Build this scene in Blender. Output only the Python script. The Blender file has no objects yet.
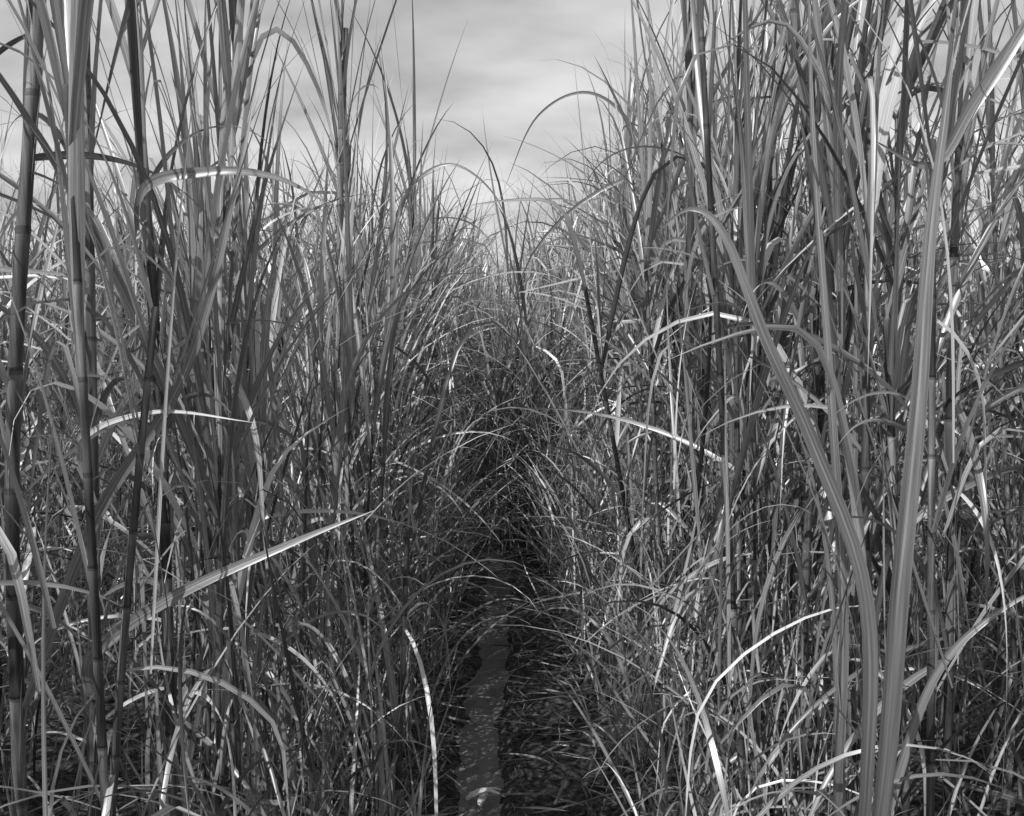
import bpy, math, numpy as np
rng=np.random.default_rng(23)
R=lambda a,b,n=None: rng.uniform(a,b,n)
scene=bpy.context.scene
scene.view_settings.view_transform='Standard'; scene.view_settings.look='None'
scene.view_settings.exposure=0
CAM=np.array([0.0,0.0,1.7])

# ---------------------------------------------------------------- helpers
def make_mesh(name,V,F,attr=None,mat=None,smooth=True):
    me=bpy.data.meshes.new(name)
    V=np.ascontiguousarray(V,dtype=np.float32); F=np.ascontiguousarray(F,dtype=np.int32)
    me.vertices.add(len(V)); me.vertices.foreach_set('co',V.ravel())
    me.loops.add(F.size); me.loops.foreach_set('vertex_index',F.ravel())
    me.polygons.add(len(F))
    me.polygons.foreach_set('loop_start',np.arange(len(F),dtype=np.int32)*4)
    me.polygons.foreach_set('loop_total',np.full(len(F),4,dtype=np.int32))
    if smooth: me.polygons.foreach_set('use_smooth',np.ones(len(F),dtype=bool))
    me.update(calc_edges=True)
    if attr is not None:
        a=me.attributes.new('lf','FLOAT_VECTOR','POINT')
        a.data.foreach_set('vector',np.ascontiguousarray(attr,dtype=np.float32).ravel())
    if mat: me.materials.append(mat)
    ob=bpy.data.objects.new(name,me); scene.collection.objects.link(ob)
    return ob

class Acc:
    def __init__(s): s.V=[];s.F=[];s.A=[];s.n=0
    def add(s,V,F,A):
        s.V.append(V);s.F.append(F+s.n);s.A.append(A);s.n+=len(V)
    def build(s,name,mat,smooth=True):
        print(name,s.n)
        return make_mesh(name,np.concatenate(s.V),np.concatenate(s.F),np.concatenate(s.A),mat,smooth)

def ribbon(acc,P,side,nrm,W,rnd,L,flat=False):
    N,K,_=P.shape
    w=W[...,None]
    if flat: V=np.stack([P-side*w,P+side*w],axis=2); C=2; cc=np.array([-1,1])
    else: V=np.stack([P-side*w+nrm*w*0.38,P,P+side*w+nrm*w*0.38],axis=2); C=3; cc=np.array([-1,0,1])
    s=np.linspace(0,1,K)
    A=np.zeros((N,K,C,3))
    A[...,0]=cc[None,None,:]
    A[...,1]=(s[None,:]*L[:,None])[:,:,None]
    A[...,2]=rnd[:,None,None]
    idx=(np.arange(N)[:,None,None]*(K*C)+np.arange(K-1)[None,:,None]*C+np.arange(C-1)[None,None,:])
    F=np.stack([idx,idx+1,idx+C+1,idx+C],axis=-1).reshape(-1,4)
    acc.add(V.reshape(-1,3),F,A.reshape(-1,3))

def blade_width(s,kind=0):
    return (0.5+0.5*np.clip(s/0.22,0,1)**0.7)*np.clip(1-s**1.8,0,1)**0.95

def grow(acc,base,az,th0,droop,L,W,curl,tw0,tw1,kink,kpos,rnd,S,power=1.6,filt=True,flat=False):
    N=len(az); s=np.linspace(0,1,S+1)[None,:]
    th=th0[:,None]-droop[:,None]*s**power-kink[:,None]/(1+np.exp(-(s-kpos[:,None])*28))
    th=np.clip(th,-1.5,None)
    a=az[:,None]+curl[:,None]*s**1.3
    t=np.stack([np.cos(th)*np.cos(a),np.cos(th)*np.sin(a),np.sin(th)],-1)
    step=(t[:,:-1]+t[:,1:])*0.5*(L/S)[:,None,None]
    P=np.concatenate([np.zeros((N,1,3)),np.cumsum(step,1)],1)+base[:,None,:]
    P[...,2]=np.maximum(P[...,2],0.02+0.07*rnd[:,None])
    if filt:
        d=np.linalg.norm(P-CAM,axis=2).min(1)
        keep=d>1.65
        # drop most leaves that block the camera's view of furrow and sky gap
        y=P[...,1]; x=P[...,0]; z=P[...,2]
        uu=x/np.maximum(y,.2); vv=(1.7-z)/np.maximum(y,.2)
        j1=rng.uniform(-.06,.08,N)[:,None]; j2=rng.normal(0,.013,N)[:,None]
        zone=(y>0.3)&(y<6.6)&(vv>.260+j1)&(vv<.62)&(uu>-.034+j2-(vv-.27)*.15)&(uu<.006+j2+(vv-.27)*.32)
        keep&=(zone.sum(1)<1)|(rng.random(N)<0.035)
        zone2=(y<3.5)&(np.abs(x)<0.15*y)&(z>1.0)&(z<3.0)
        keep&=(zone2.sum(1)<1)|(rng.random(N)<0.2)
        zone3=(y>1.0)&(y<12)&(x>-.085*y)&(x<.075*y)&(z>1.7+.18*y)
        keep&=(zone3.sum(1)<1)|(rng.random(N)<0.38)
    else: keep=np.ones(N,bool)
    sd=np.stack([-np.sin(a),np.cos(a),np.zeros_like(a)],-1)
    n=np.cross(t,sd)
    ph=(tw0[:,None]+tw1[:,None]*s)[...,None]
    sd2=sd*np.cos(ph)+n*np.sin(ph); n2=-sd*np.sin(ph)+n*np.cos(ph)
    w=W[:,None]*0.5*blade_width(s)
    ribbon(acc,P[keep],sd2[keep],n2[keep],w[keep],rnd[keep],L[keep],flat)

def tube(acc,P,rad,sides,nodec,rnd):
    N,K,_=P.shape
    ang=np.arange(sides)*2*np.pi/sides
    ring=np.stack([np.cos(ang),np.sin(ang),np.zeros(sides)],-1)
    V=P[:,:,None,:]+ring[None,None]*rad[:,:,None,None]
    A=np.zeros((N,K,sides,3))
    A[...,0]=nodec[:,:,None]; A[...,1]=np.linspace(0,1,K)[None,:,None]; A[...,2]=rnd[:,None,None]
    i=np.arange(N)[:,None,None]*(K*sides)+np.arange(K-1)[None,:,None]*sides
    j=np.arange(sides)[None,None,:]; j2=(j+1)%sides
    F=np.stack([i+j,i+j2,i+j2+sides,i+j+sides],-1).reshape(-1,4)
    acc.add(V.reshape(-1,3),F,A.reshape(-1,3))

def catmull(pts,n):
    p=np.array(pts,float); p=np.vstack([2*p[0]-p[1],p,2*p[-1]-p[-2]])
    u=np.linspace(0,len(pts)-1-1e-6,n); k=u.astype(int); f=(u-k)[:,None]
    a,b,c,d=p[k],p[k+1],p[k+2],p[k+3]
    return 0.5*((2*b)+(-a+c)*f+(2*a-5*b+4*c-d)*f**2+(-a+3*b-3*c+d)*f**3)

# ---------------------------------------------------------------- materials
def newmat(name):
    m=bpy.data.materials.new(name); m.use_nodes=True
    nt=m.node_tree; nt.nodes.clear(); return m,nt
def nd(nt,t,**k):
    n=nt.nodes.new(t)
    for a,b in k.items(): setattr(n,a,b)
    return n
def mth(nt,op,a,b=None,c=None,clamp=False):
    n=nd(nt,'ShaderNodeMath',operation=op); n.use_clamp=clamp
    for i,v in enumerate((a,b,c)):
        if v is None: continue
        if isinstance(v,(int,float)): n.inputs[i].default_value=v
        else: nt.links.new(v,n.inputs[i])
    return n.outputs[0]

def leaf_material():
    m,nt=newmat('cane_leaf'); L=nt.links.new
    at=nd(nt,'ShaderNodeAttribute',attribute_name='lf')
    sp=nd(nt,'ShaderNodeSeparateXYZ'); L(at.outputs['Vector'],sp.inputs[0])
    ac,al,rn=sp.outputs
    cmb=nd(nt,'ShaderNodeCombineXYZ')
    L(mth(nt,'MULTIPLY',ac,4.5),cmb.inputs[0]); L(mth(nt,'MULTIPLY',al,5.0),cmb.inputs[1]); L(mth(nt,'MULTIPLY',rn,97.0),cmb.inputs[2])
    nz=nd(nt,'ShaderNodeTexNoise'); nz.inputs['Scale'].default_value=1.0; nz.inputs['Detail'].default_value=1.5
    L(cmb.outputs[0],nz.inputs['Vector'])
    tone=nd(nt,'ShaderNodeValToRGB'); L(rn,tone.inputs[0])
    e=tone.color_ramp.elements; e[0].position=0; e[0].color=(0.05,)*3+(1,); e[1].position=1; e[1].color=(0.70,)*3+(1,)
    x=e.new(0.5); x.color=(0.21,)*3+(1,)
    x=e.new(0.85); x.color=(0.46,)*3+(1,)
    v=mth(nt,'ADD',mth(nt,'MULTIPLY',nz.outputs[0],1.8),0.1)
    rib=mth(nt,'LESS_THAN',mth(nt,'ABSOLUTE',ac),0.12)
    v=mth(nt,'MULTIPLY',v,mth(nt,'ADD',mth(nt,'MULTIPLY',rib,0.5),1.0))
    col=mth(nt,'MINIMUM',mth(nt,'MULTIPLY',tone.outputs[0],v),0.65)
    c=nd(nt,'ShaderNodeCombineColor'); [L(col,c.inputs[i]) for i in range(3)]
    d=nd(nt,'ShaderNodeBsdfPrincipled'); L(c.outputs[0],d.inputs['Base Color'])
    d.inputs['Roughness'].default_value=0.36; d.inputs['Specular IOR Level'].default_value=0.7
    t=nd(nt,'ShaderNodeBsdfTranslucent'); L(c.outputs[0],t.inputs[0])
    mx=nd(nt,'ShaderNodeMixShader'); mx.inputs[0].default_value=0.22
    L(d.outputs[0],mx.inputs[1]); L(t.outputs[0],mx.inputs[2])
    o=nd(nt,'ShaderNodeOutputMaterial'); L(mx.outputs[0],o.inputs[0]); return m

def stalk_material():
    m,nt=newmat('cane_stalk'); L=nt.links.new
    at=nd(nt,'ShaderNodeAttribute',attribute_name='lf')
    sp=nd(nt,'ShaderNodeSeparateXYZ'); L(at.outputs['Vector'],sp.inputs[0])
    nc,fr,rn=sp.outputs
    f=mth(nt,'FRACT',nc)
    near=mth(nt,'LESS_THAN',mth(nt,'MINIMUM',f,mth(nt,'SUBTRACT',1.0,f)),0.03)
    tc=nd(nt,'ShaderNodeTexCoord'); mp=nd(nt,'ShaderNodeMapping'); mp.inputs['Scale'].default_value=(110,110,5)
    L(tc.outputs['Object'],mp.inputs[0])
    nz=nd(nt,'ShaderNodeTexNoise'); nz.inputs['Scale'].default_value=1.0; nz.inputs['Detail'].default_value=2; L(mp.outputs[0],nz.inputs['Vector'])
    wn=nd(nt,'ShaderNodeTexWhiteNoise',noise_dimensions='2D')
    cb=nd(nt,'ShaderNodeCombineXYZ'); L(mth(nt,'FLOOR',nc),cb.inputs[0]); L(rn,cb.inputs[1]); L(cb.outputs[0],wn.inputs['Vector'])
    base=mth(nt,'ADD',0.025,mth(nt,'MULTIPLY',mth(nt,'POWER',wn.outputs['Value'],2.5),0.20))
    base=mth(nt,'MULTIPLY',base,mth(nt,'MULTIPLY',mth(nt,'POWER',nz.outputs[0],2.0),4.0))
    wax=mth(nt,'MULTIPLY',mth(nt,'POWER',f,6.0),0.08)
    base=mth(nt,'ADD',base,wax)
    base=mth(nt,'MULTIPLY',base,mth(nt,'SUBTRACT',1.0,mth(nt,'MULTIPLY',near,0.5)))
    c=nd(nt,'ShaderNodeCombineColor'); [L(base,c.inputs[i]) for i in range(3)]
    d=nd(nt,'ShaderNodeBsdfPrincipled'); L(c.outputs[0],d.inputs['Base Color']); d.inputs['Roughness'].default_value=0.42
    o=nd(nt,'ShaderNodeOutputMaterial'); L(d.outputs[0],o.inputs[0]); return m

def soil_material():
    m,nt=newmat('damp_soil'); L=nt.links.new
    tc=nd(nt,'ShaderNodeTexCoord')
    n1=nd(nt,'ShaderNodeTexNoise'); n1.inputs['Scale'].default_value=38; n1.inputs['Detail'].default_value=7; n1.inputs['Roughness'].default_value=.7; L(tc.outputs['Object'],n1.inputs['Vector'])
    r=nd(nt,'ShaderNodeValToRGB'); L(n1.outputs[0],r.inputs[0]); e=r.color_ramp.elements
    e[0].position=.4; e[0].color=(.01,)*3+(1,); e[1].position=.68; e[1].color=(.11,)*3+(1,)
    d=nd(nt,'ShaderNodeBsdfPrincipled'); L(r.outputs[0],d.inputs['Base Color']); d.inputs['Roughness'].default_value=.95; d.inputs['Specular IOR Level'].default_value=.2
    bp=nd(nt,'ShaderNodeBump'); bp.inputs['Strength'].default_value=.6; bp.inputs['Distance'].default_value=.012
    L(n1.outputs[0],bp.inputs['Height']); L(bp.outputs[0],d.inputs['Normal'])
    o=nd(nt,'ShaderNodeOutputMaterial'); L(d.outputs[0],o.inputs[0]); return m

def water_material():
    m,nt=newmat('muddy_water'); L=nt.links.new
    tc=nd(nt,'ShaderNodeTexCoord')
    n1=nd(nt,'ShaderNodeTexNoise'); n1.inputs['Scale'].default_value=20; n1.inputs['Detail'].default_value=8; n1.inputs['Roughness'].default_value=.7; L(tc.outputs['Object'],n1.inputs['Vector'])
    r=nd(nt,'ShaderNodeValToRGB'); L(n1.outputs[0],r.inputs[0]); e=r.color_ramp.elements
    e[0].position=.35; e[0].color=(.07,)*3+(1,); e[1].position=.7; e[1].color=(.17,)*3+(1,)
    d=nd(nt,'ShaderNodeBsdfPrincipled'); L(r.outputs[0],d.inputs['Base Color']); d.inputs['Roughness'].default_value=.3
    d.inputs['Specular IOR Level'].default_value=.5
    bp=nd(nt,'ShaderNodeBump'); bp.inputs['Strength'].default_value=.3; bp.inputs['Distance'].default_value=.006
    L(n1.outputs[0],bp.inputs['Height']); L(bp.outputs[0],d.inputs['Normal'])
    o=nd(nt,'ShaderNodeOutputMaterial'); L(d.outputs[0],o.inputs[0]); return m

LEAF=leaf_material(); STALK=stalk_material(); SOIL=soil_material(); WATER=water_material()

# ---------------------------------------------------------------- ground
def gz(x,y):
    furrow=-0.11*np.exp(-((x+0.11-0.02*np.sin(y*1.3)-0.012*np.sin(y*4.1))/(0.085+.012*np.sin(y*7)+.01*np.sin(y*17)))**2)
    ridge=0.05*np.cos((np.abs(x)-0.8)*2*np.pi/1.2)
    bump=0.012*np.sin(x*13+y*5)*np.sin(y*9-x*4)+0.012*np.sin(x*31+2*np.sin(y*17))*np.sin(y*27)+.007*np.sin(x*57+y*41)*np.sin(y*63-x*22)
    fade=np.clip((60-np.abs(y))/30,0,1)*np.clip((60-np.abs(x))/30,0,1)
    return (furrow+ridge+bump+0.015)*fade
xs=np.concatenate([[-900,-300,-100,-60],np.linspace(-25,-3,60),np.linspace(-2.9,-.6,90),np.linspace(-.58,.58,90),np.linspace(.6,2.9,90),np.linspace(3,25,60),[60,100,300,900]])
ys=np.concatenate([[-900,-200,-50],np.linspace(-8,0.5,20),np.linspace(0.6,12,420),np.linspace(12.3,40,80),[60,100,300,1200]])
X,Y=np.meshgrid(xs,ys); Z=gz(X,Y)
nx,ny=len(xs),len(ys)
ii=(np.arange(ny-1)[:,None]*nx+np.arange(nx-1)[None,:]).ravel()
make_mesh('ground',np.stack([X,Y,Z],-1).reshape(-1,3),np.stack([ii,ii+1,ii+1+nx,ii+nx],-1),None,SOIL)
wx=np.linspace(-0.28,0.06,9); wy=np.linspace(-1,12,60); X,Y=np.meshgrid(wx,wy)
ii=(np.arange(59)[:,None]*9+np.arange(8)[None,:]).ravel()
make_mesh('water',np.stack([X,Y,np.full_like(X,-0.070)],-1).reshape(-1,3),np.stack([ii,ii+1,ii+10,ii+9],-1),None,WATER)

# ---------------------------------------------------------------- the cane field (mass)
leaves=Acc(); stalks=Acc()
st=[]
rows=[(s*(0.82+1.2*k+(0.03 if s>0 else -0.02)),s,k) for s in (-1,1) for k in range(13)]
for rx,s,k in rows:
    y=2.0 if k==0 else 0.3
    if k>=2: y=-1.5
    while y<22:
        if abs(rx)<y*0.56+3.0:
            n=rng.integers(2,6)
            cx,cy=rx+rng.normal(0,.10),y
            for _ in range(n):
                st.append((cx+rng.normal(0,.11),cy+rng.normal(0,.12),s,k))
        y+=R(.24,.50)*(1.0 if y<10 else 1.6)
for _ in range(190):
    yy=7.4+ R(0,1)**1.5*13
    st.append((rng.normal(0,.30),yy,rng.choice([-1,1]),-1))
st=np.array(st); N=len(st); print('stalks',N)
bx,by,sd,kk=st.T
dist=np.hypot(bx,by)
H=rng.normal(1.74,.28,N)
H+=np.where((sd>0)&(kk==0),.35,0)+np.where((sd>0)&(kk==1),.25,0)
H-=np.where((sd<0)&(kk<=1)&(by>2.6)&(by<6),.30,0)
H-=np.where((sd<0)&(kk>=2),.10,0)
H+=np.where((kk==0)&(by>8),.2,0)
tall=rng.random(N)<.12; H[tall]+=R(.3,.8,tall.sum())
H=np.where(kk==-1,R(.5,1.6,N),H)
H=np.clip(H,.5,2.9)
la=R(0,2*np.pi,N); lm=np.abs(rng.normal(0,.07,N)); big=rng.random(N)<.12; lm[big]=R(.15,.45,big.sum())
near=(dist<4)
lm[near&(kk==0)]=np.minimum(lm[near&(kk==0)],.08)
lx,ly=np.cos(la)*lm,np.sin(la)*lm
lx-=np.where(kk==0,sd*0.03,0)
q=np.where(rng.random(N)<.4,R(-.05,.05,N),0)
# canes leaning over the furrow stay shorter
topx=bx+lx*H+q*H*H
ov=(np.abs(topx)<.085*by)
H=np.where(ov,np.minimum(H,1.5+.09*by),H)
def stalk_pt(i,z):
    z=np.asarray(z)
    return np.stack([bx[i]+lx[i]*z+q[i]*z*z, by[i]+ly[i]*z+q[i]*.5*z*z, z-.02],-1)
srnd=rng.random(N)
rad=R(.0050,.0120,N)
for lod,msk in ((0,dist<8),(1,dist>=8)):
    idx=np.where(msk)[0]
    K=13 if lod==0 else 6
    if lod==0:
        f=np.array([0.0,.06,.5,.94])
        u=(np.arange(K)[:,None]+f[None,:]).ravel()/K; bul=np.tile([1.10,1.0,.97,1.02],K)
    else: u=np.linspace(0,1,6); bul=np.ones(6)
    z=H[idx][:,None]*u[None,:]
    P=stalk_pt(idx[:,None],z)
    r=rad[idx][:,None]*bul[None,:]*(1-.3*u[None,:])
    nc=u[None,:]*13+np.zeros((len(idx),1))
    tube(stalks,P,r,7 if lod==0 else 4,nc,srnd[idx])

def field_leaves(kind,count,sel):
    for lod in (0,1,2):
        m={0:dist<4.5,1:(dist>=4.5)&(dist<8),2:dist>=8}[lod]
        idx=np.where(sel&m)[0]
        i=np.repeat(idx,count); n=len(i)
        if n==0: continue
        j=np.tile(np.arange(count),len(idx))
        S={0:13,1:10,2:6}[lod]
        plane=srnd[i]*6.28*3
        az=plane+np.pi*(j%2)+rng.normal(0,.6,n)
        tws=1.4; flat=lod>0
        if kind=='top':
            z=H[i]*R(.78,1.0,n); L=R(.6,1.5,n); W=R(.011,.029,n)
            th0=np.radians(R(64,89,n)); droop=np.abs(rng.normal(.40,.5,n))
            kink=np.where(rng.random(n)<.18,R(.5,2.2,n),0); rnd=np.clip(rng.normal(.57,.2,n),0,.95)
            power=2.4
        elif kind=='mid':
            z=H[i]*R(.40,.95,n); L=R(.6,1.4,n); W=R(.009,.026,n)
            th0=np.radians(R(45,86,n)); droop=R(.1,2.0,n); kink=np.where(rng.random(n)<.35,R(.5,2.0,n),0)
            rnd=np.clip(rng.normal(.54,.24,n),0,1); power=2.0
        elif kind=='dead':
            z=H[i]*R(.18,.85,n); L=R(.4,1.15,n); W=R(.005,.020,n)
            th0=np.radians(R(-50,75,n)); droop=R(.8,2.6,n); kink=np.where(rng.random(n)<.4,R(.5,1.6,n),0)
            rnd=np.clip(rng.normal(.50,.30,n),0,1); power=.8; tws=2.4
        elif kind=='tiller':
            z=R(.0,1.0,n)**1.2*1.5; L=R(.5,1.3,n); W=R(.006,.018,n)
            th0=np.radians(R(62,89,n)); droop=np.abs(rng.normal(.4,.6,n)); kink=np.where(rng.random(n)<.22,R(.5,2.2,n),0)
            rnd=np.clip(rng.normal(.40,.23,n),0,1); power=2.4  # tone lowered: shade of the lower stand put into the leaf colour
        else:
            z=R(.0,.5,n); L=R(.5,1.4,n); W=R(.006,.016,n)
            th0=np.radians(R(50,88,n)); droop=R(.3,2.2,n); kink=np.zeros(n)
            rnd=np.clip(rng.normal(.36,.2,n),0,1); power=1.7; flat=True  # basal blades also coloured darker, to stand in for shade near the ground
        base=stalk_pt(i,z)
        if kind in('basal','tiller'): base[:,:2]+=rng.normal(0,.11,(n,2))
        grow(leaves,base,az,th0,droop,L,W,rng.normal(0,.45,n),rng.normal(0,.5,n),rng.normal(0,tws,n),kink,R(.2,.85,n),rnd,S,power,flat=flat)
front=(kk<=2)|(dist<6)
inner=(kk<=1)
allm=np.ones(N,bool)
field_leaves('top',9,allm)
field_leaves('mid',7,allm)
field_leaves('dead',10,front&(by<11))
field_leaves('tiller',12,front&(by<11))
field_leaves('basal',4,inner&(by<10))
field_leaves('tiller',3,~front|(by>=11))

# young shoots crowding the furrow margins
n=2500
yy=R(1.9,8.0,n); left=rng.random(n)<.5
xx=np.where(left,-.30-R(0,1,n)**1.2*.40,.36+R(0,1,n)**1.2*.40)
xx=np.where(~left,xx-np.clip(yy-3.4,0,4)*.05,xx)
z=R(0,1,n)**1.4*1.0
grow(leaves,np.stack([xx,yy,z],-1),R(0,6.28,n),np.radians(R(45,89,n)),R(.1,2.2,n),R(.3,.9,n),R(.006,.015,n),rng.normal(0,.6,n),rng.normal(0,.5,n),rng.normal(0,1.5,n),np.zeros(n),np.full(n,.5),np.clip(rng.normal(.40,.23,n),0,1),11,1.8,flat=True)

n=5200
b=np.stack([np.where(rng.random(n)<.5,R(-.6,.6,n),R(-2.2,2.2,n)),R(1.5,10,n),np.zeros(n)],-1); b[:,2]=gz(b[:,0],b[:,1])+.012+R(0,.03,n)
inw=(b[:,0]>-.21)&(b[:,0]<-.01)&(rng.random(n)<.9); b=b[~inw]; n=len(b)
lit=Acc()
grow(lit,b,R(0,6.28,n),R(-.05,.4,n),R(.1,.6,n),R(.06,.32,n),R(.004,.012,n),rng.normal(0,.8,n),R(-.6,.6,n),rng.normal(0,1.5,n),np.zeros(n),np.zeros(n)+.5,np.clip(rng.normal(.35,.3,n),0,1)*.7,6,1.0,filt=False,flat=True)
litter=lit.build('leaf_litter',LEAF)

fo=bpy.data.objects.new('sugarcane_field',None); scene.collection.objects.link(fo)
a=leaves.build('leaves',LEAF); a.parent=fo
a=stalks.build('stalks',STALK); a.parent=fo

# ---------------------------------------------------------------- individual foreground plants
def plant(stalk_list,leaf_list,wh=()):
    e=bpy.data.objects.new('sugarcane_plant',None); scene.collection.objects.link(e)
    sa=Acc(); la=Acc()
    for pts,r in stalk_list:
        c0=catmull(pts,200); L=np.linalg.norm(np.diff(c0,axis=0),axis=1).sum(); nn=max(3,int(L/.19))
        u=(np.arange(nn)[:,None]+np.array([0,.05,.5,.95])[None,:]).ravel()/nn
        P=np.stack([np.interp(u,np.linspace(0,1,200),c0[:,k]) for k in range(3)],-1)
        rr=r*np.tile([1.10,1.0,.96,1.02],nn)*(1-.2*u)
        tube(sa,P[None],rr[None],14,(u*nn)[None],np.array([rng.random()]))
        for z0,z1,cnt,t0,t1,d0,d1,l0,l1 in ((.7,1.0,9,70,89,.0,.6,.8,1.4),(.2,.85,16,-20,80,.8,2.4,.4,.9),(.1,.9,22,82,90,.0,.2,.3,.7)):
            uu=R(z0,z1,cnt); b=np.stack([np.interp(uu,np.linspace(0,1,200),c0[:,k]) for k in range(3)],-1)
            grow(la,b,R(0,6.28,cnt),np.radians(R(t0,t1,cnt)),R(d0,d1,cnt),R(l0,l1,cnt),R(.008,.024,cnt),rng.normal(0,.4,cnt),rng.normal(0,.6,cnt),rng.normal(0,1.6,cnt),np.zeros(cnt),np.full(cnt,.5),np.clip(rng.normal(.5,.2,cnt),0,1),18,1.5)
    for pts,w,tone,face,tw in leaf_list:
        K=40; P=catmull(pts,K); t=np.gradient(P,axis=0); t/=np.linalg.norm(t,axis=1)[:,None]
        ref=np.array([math.sin(face),-math.cos(face),.25]); ref/=np.linalg.norm(ref)
        sd_=np.cross(t,ref); sd_/=np.linalg.norm(sd_,axis=1)[:,None]; n_=np.cross(sd_,t)
        s=np.linspace(0,1,K); ph=(tw*(s-.4))[:,None]
        s2=sd_*np.cos(ph)+n_*np.sin(ph); n2=-sd_*np.sin(ph)+n_*np.cos(ph)
        L=np.linalg.norm(np.diff(P,axis=0),axis=1).sum()
        ribbon(la,P[None],s2[None],n2[None],(w*.5*blade_width(s))[None],np.array([tone]),np.array([L]))
    if sa.V: sa.build('stalks',STALK).parent=e
    if la.V: la.build('blades',LEAF).parent=e

# left of the furrow
plant([([(-1.03,1.95,0),(-1.0,1.93,.8),(-.97,1.9,1.5),(-.89,1.9,2.3),(-.86,1.9,2.6)],.0150)],
      [([(-1.0,1.93,.9),(-.80,1.85,1.33),(-.60,1.8,1.62),(-.50,1.8,1.95),(-.46,1.85,2.2)],.024,.45,.4,1.0)])
plant([([(-.99,2.2,0),(-.955,2.2,1.0),(-.94,2.2,1.8),(-.93,2.2,2.55)],.0150)],
      [([(-.96,2.2,.85),(-.85,1.95,1.04),(-.64,1.8,1.20),(-.40,1.8,1.31),(-.25,1.8,1.37)],.030,.55,.2,.5),
       ([(-.94,2.2,1.30),(-.88,2.0,1.47),(-.66,1.8,1.55),(-.44,1.7,1.54)],.016,.9,.1,.8)])
plant([([(-.83,2.35,0),(-.83,2.32,1.0),(-.83,2.3,1.6),(-.87,2.3,2.5)],.0155)],
      [([(-.86,2.3,1.85),(-.72,1.95,1.97),(-.58,1.9,2.0),(-.45,1.9,1.99),(-.33,1.9,1.93)],.028,.42,.2,.4)])
plant([([(-.74,4.0,0),(-.70,4.0,1.2),(-.69,4.0,2.2),(-.66,4.0,2.9)],.0165),
       ([(-.80,4.3,0),(-.74,4.3,1.4),(-.70,4.3,2.5)],.012)],[])
plant([([(-.78,6.5,0),(-.74,6.4,1.3),(-.66,6.4,2.2),(-.62,6.4,2.6)],.0150)],[])
# right of the furrow
plant([([(.98,2.65,0),(.93,2.62,.5),(.87,2.6,1.1),(.84,2.6,1.78),(.75,2.6,2.45)],.0145),
       ([(.86,2.75,0),(.88,2.75,.9),(.86,2.75,1.8),(.87,2.75,2.6)],.0135),
       ([(.80,2.6,0),(.79,2.6,1.0),(.80,2.6,1.85),(.70,2.6,2.7)],.0120)],
      [([(.70,1.95,.35),(.67,1.80,.86),(.64,1.75,1.22),(.53,1.72,1.50),(.44,1.7,1.68),(.365,1.7,1.86),(.31,1.72,1.91),(.25,1.75,1.87)],.030,.45,-.2,.6),
       ([(.70,1.95,.30),(.68,1.75,.84),(.665,1.66,1.25),(.67,1.62,1.57),(.68,1.62,1.83),(.70,1.62,2.05),(.71,1.62,2.16)],.038,.5,-.1,.5),
       ([(.69,1.98,.3),(.665,1.95,.75),(.67,1.95,1.1),(.63,1.95,1.6),(.60,2.0,2.1),(.58,2.0,2.5)],.028,.5,.3,.8),
       ([(.70,1.95,.4),(.78,1.95,.75),(.86,1.95,1.0),(.98,1.95,1.13),(1.15,1.95,1.22)],.024,.5,.0,.7)])
plant([([(.84,3.5,0),(.74,3.5,.8),(.63,3.5,1.45),(.63,3.5,2.3),(.60,3.5,2.8)],.0150)],[])
plant([([(1.02,2.2,0),(1.0,2.2,1),(.98,2.2,1.8),(1.0,2.2,2.6)],.011)],
      [([(1.05,2.0,2.35),(.92,2.0,2.15),(.84,2.0,2.03),(.72,2.0,2.08)],.030,.35,-.1,.6)])
plant([([(.72,4.6,0),(.74,4.6,1.0),(.76,4.6,2.2)],.010)],
      [([(.72,4.6,.15),(.45,4.55,.45),(.2,4.5,.46),(.0,4.4,.42)],.016,.7,.1,.5),
       ([(.72,4.6,.15),(.62,4.4,.5),(.5,4.2,.6),(.38,4.1,.35)],.018,.7,.1,.5)])
# long arching blades that meet over the furrow
plant([([(.86,4.9,0),(.82,4.9,1.2),(.80,4.9,2.3)],.012)],
      [([(.80,4.9,2.1),(.62,4.85,2.62),(.38,4.8,2.83),(.12,4.8,2.72),(-.05,4.8,2.35)],.022,.4,.1,.6)])
plant([([(-.84,5.6,0),(-.80,5.6,1.2),(-.78,5.6,2.2)],.012)],
      [([(-.78,5.6,1.9),(-.60,5.6,2.45),(-.35,5.55,2.62),(-.10,5.5,2.45),(.04,5.5,2.1)],.022,.4,-.1,.6)])

plant_s=Acc()
for pts,w in (([(-.17,3.55,-.05),(-.10,3.57,-.025),(-.02,3.55,-.04)],.045),([(-.12,3.51,-.05),(-.09,3.59,-.03),(-.03,3.63,-.05)],.035)):
    P=catmull(pts,16); t=np.gradient(P,axis=0); t/=np.linalg.norm(t,axis=1)[:,None]
    sdv=np.cross(t,[0,0,1.]); nv=np.cross(sdv,t); s=np.linspace(0,1,16)
    ribbon(plant_s,P[None],sdv[None],nv[None],(w*.5*blade_width(s))[None],np.array([1.0]),np.array([.2]))
plant_s.build('fallen_leaf',LEAF)

# ---------------------------------------------------------------- light
sv=np.array([-.60,-.66,1.12]); sv/=np.linalg.norm(sv)
elev=math.asin(sv[2]); 
from mathutils import Vector
sl=bpy.data.lights.new('sun','SUN'); sl.energy=5.0; sl.angle=math.radians(.5); sl.color=(1,1,1)
so=bpy.data.objects.new('sun',sl); scene.collection.objects.link(so)
so.rotation_euler=Vector(-sv).to_track_quat('-Z','Y').to_euler(); so.location=(-10,-5,20)

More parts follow.
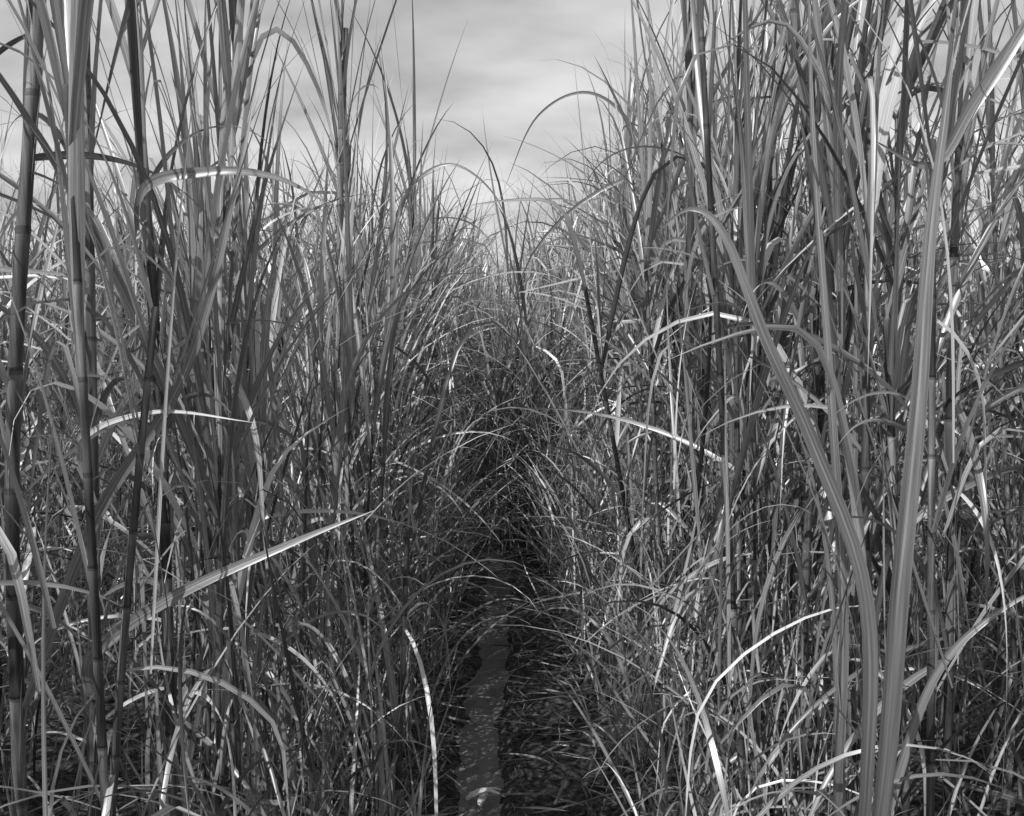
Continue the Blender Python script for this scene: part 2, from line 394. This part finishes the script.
w=bpy.data.worlds.new('World'); scene.world=w; w.use_nodes=True; nt=w.node_tree; nt.nodes.clear(); L=nt.links.new
sky=nd(nt,'ShaderNodeTexSky',sky_type='NISHITA'); sky.sun_disc=False; sky.sun_elevation=elev; sky.sun_rotation=math.atan2(sv[0],sv[1])
bw=nd(nt,'ShaderNodeRGBToBW'); L(sky.outputs[0],bw.inputs[0])
tc=nd(nt,'ShaderNodeTexCoord'); sp=nd(nt,'ShaderNodeSeparateXYZ'); L(tc.outputs['Generated'],sp.inputs[0])
zz=mth(nt,'ADD',mth(nt,'MAXIMUM',sp.outputs[2],0.0),.30)
cb=nd(nt,'ShaderNodeCombineXYZ'); L(mth(nt,'DIVIDE',sp.outputs[0],zz),cb.inputs[0]); L(mth(nt,'DIVIDE',sp.outputs[1],zz),cb.inputs[1])
mp=nd(nt,'ShaderNodeMapping'); mp.inputs['Scale'].default_value=(1.5,2.3,1); mp.inputs['Rotation'].default_value=(0,0,.35); mp.inputs['Location'].default_value=(.4,.3,0); L(cb.outputs[0],mp.inputs[0])
nz=nd(nt,'ShaderNodeTexNoise'); nz.inputs['Scale'].default_value=1.3; nz.inputs['Detail'].default_value=4; nz.inputs['Roughness'].default_value=.5
L(mp.outputs[0],nz.inputs['Vector'])
rp=nd(nt,'ShaderNodeMapRange'); rp.inputs[1].default_value=.36; rp.inputs[2].default_value=.64; L(nz.outputs[0],rp.inputs[0])
cl=rp.outputs[0]
skyv=mth(nt,'ADD',mth(nt,'MULTIPLY',bw.outputs[0],.5),2.9)
out=mth(nt,'ADD',skyv,mth(nt,'MULTIPLY',cl,3.4))
c=nd(nt,'ShaderNodeCombineColor'); [L(out,c.inputs[i]) for i in range(3)]
bg=nd(nt,'ShaderNodeBackground'); bg.inputs[1].default_value=.1; L(c.outputs[0],bg.inputs[0])
o=nd(nt,'ShaderNodeOutputWorld'); L(bg.outputs[0],o.inputs[0])

# ---------------------------------------------------------------- camera
cd=bpy.data.cameras.new('camera'); co=bpy.data.objects.new('camera',cd); scene.collection.objects.link(co)
cd.sensor_width=36; cd.lens=36*983/1024; cd.clip_end=3000; cd.clip_start=.05
co.location=CAM; co.rotation_euler=(math.radians(90-4.5),0,0)
scene.camera=co
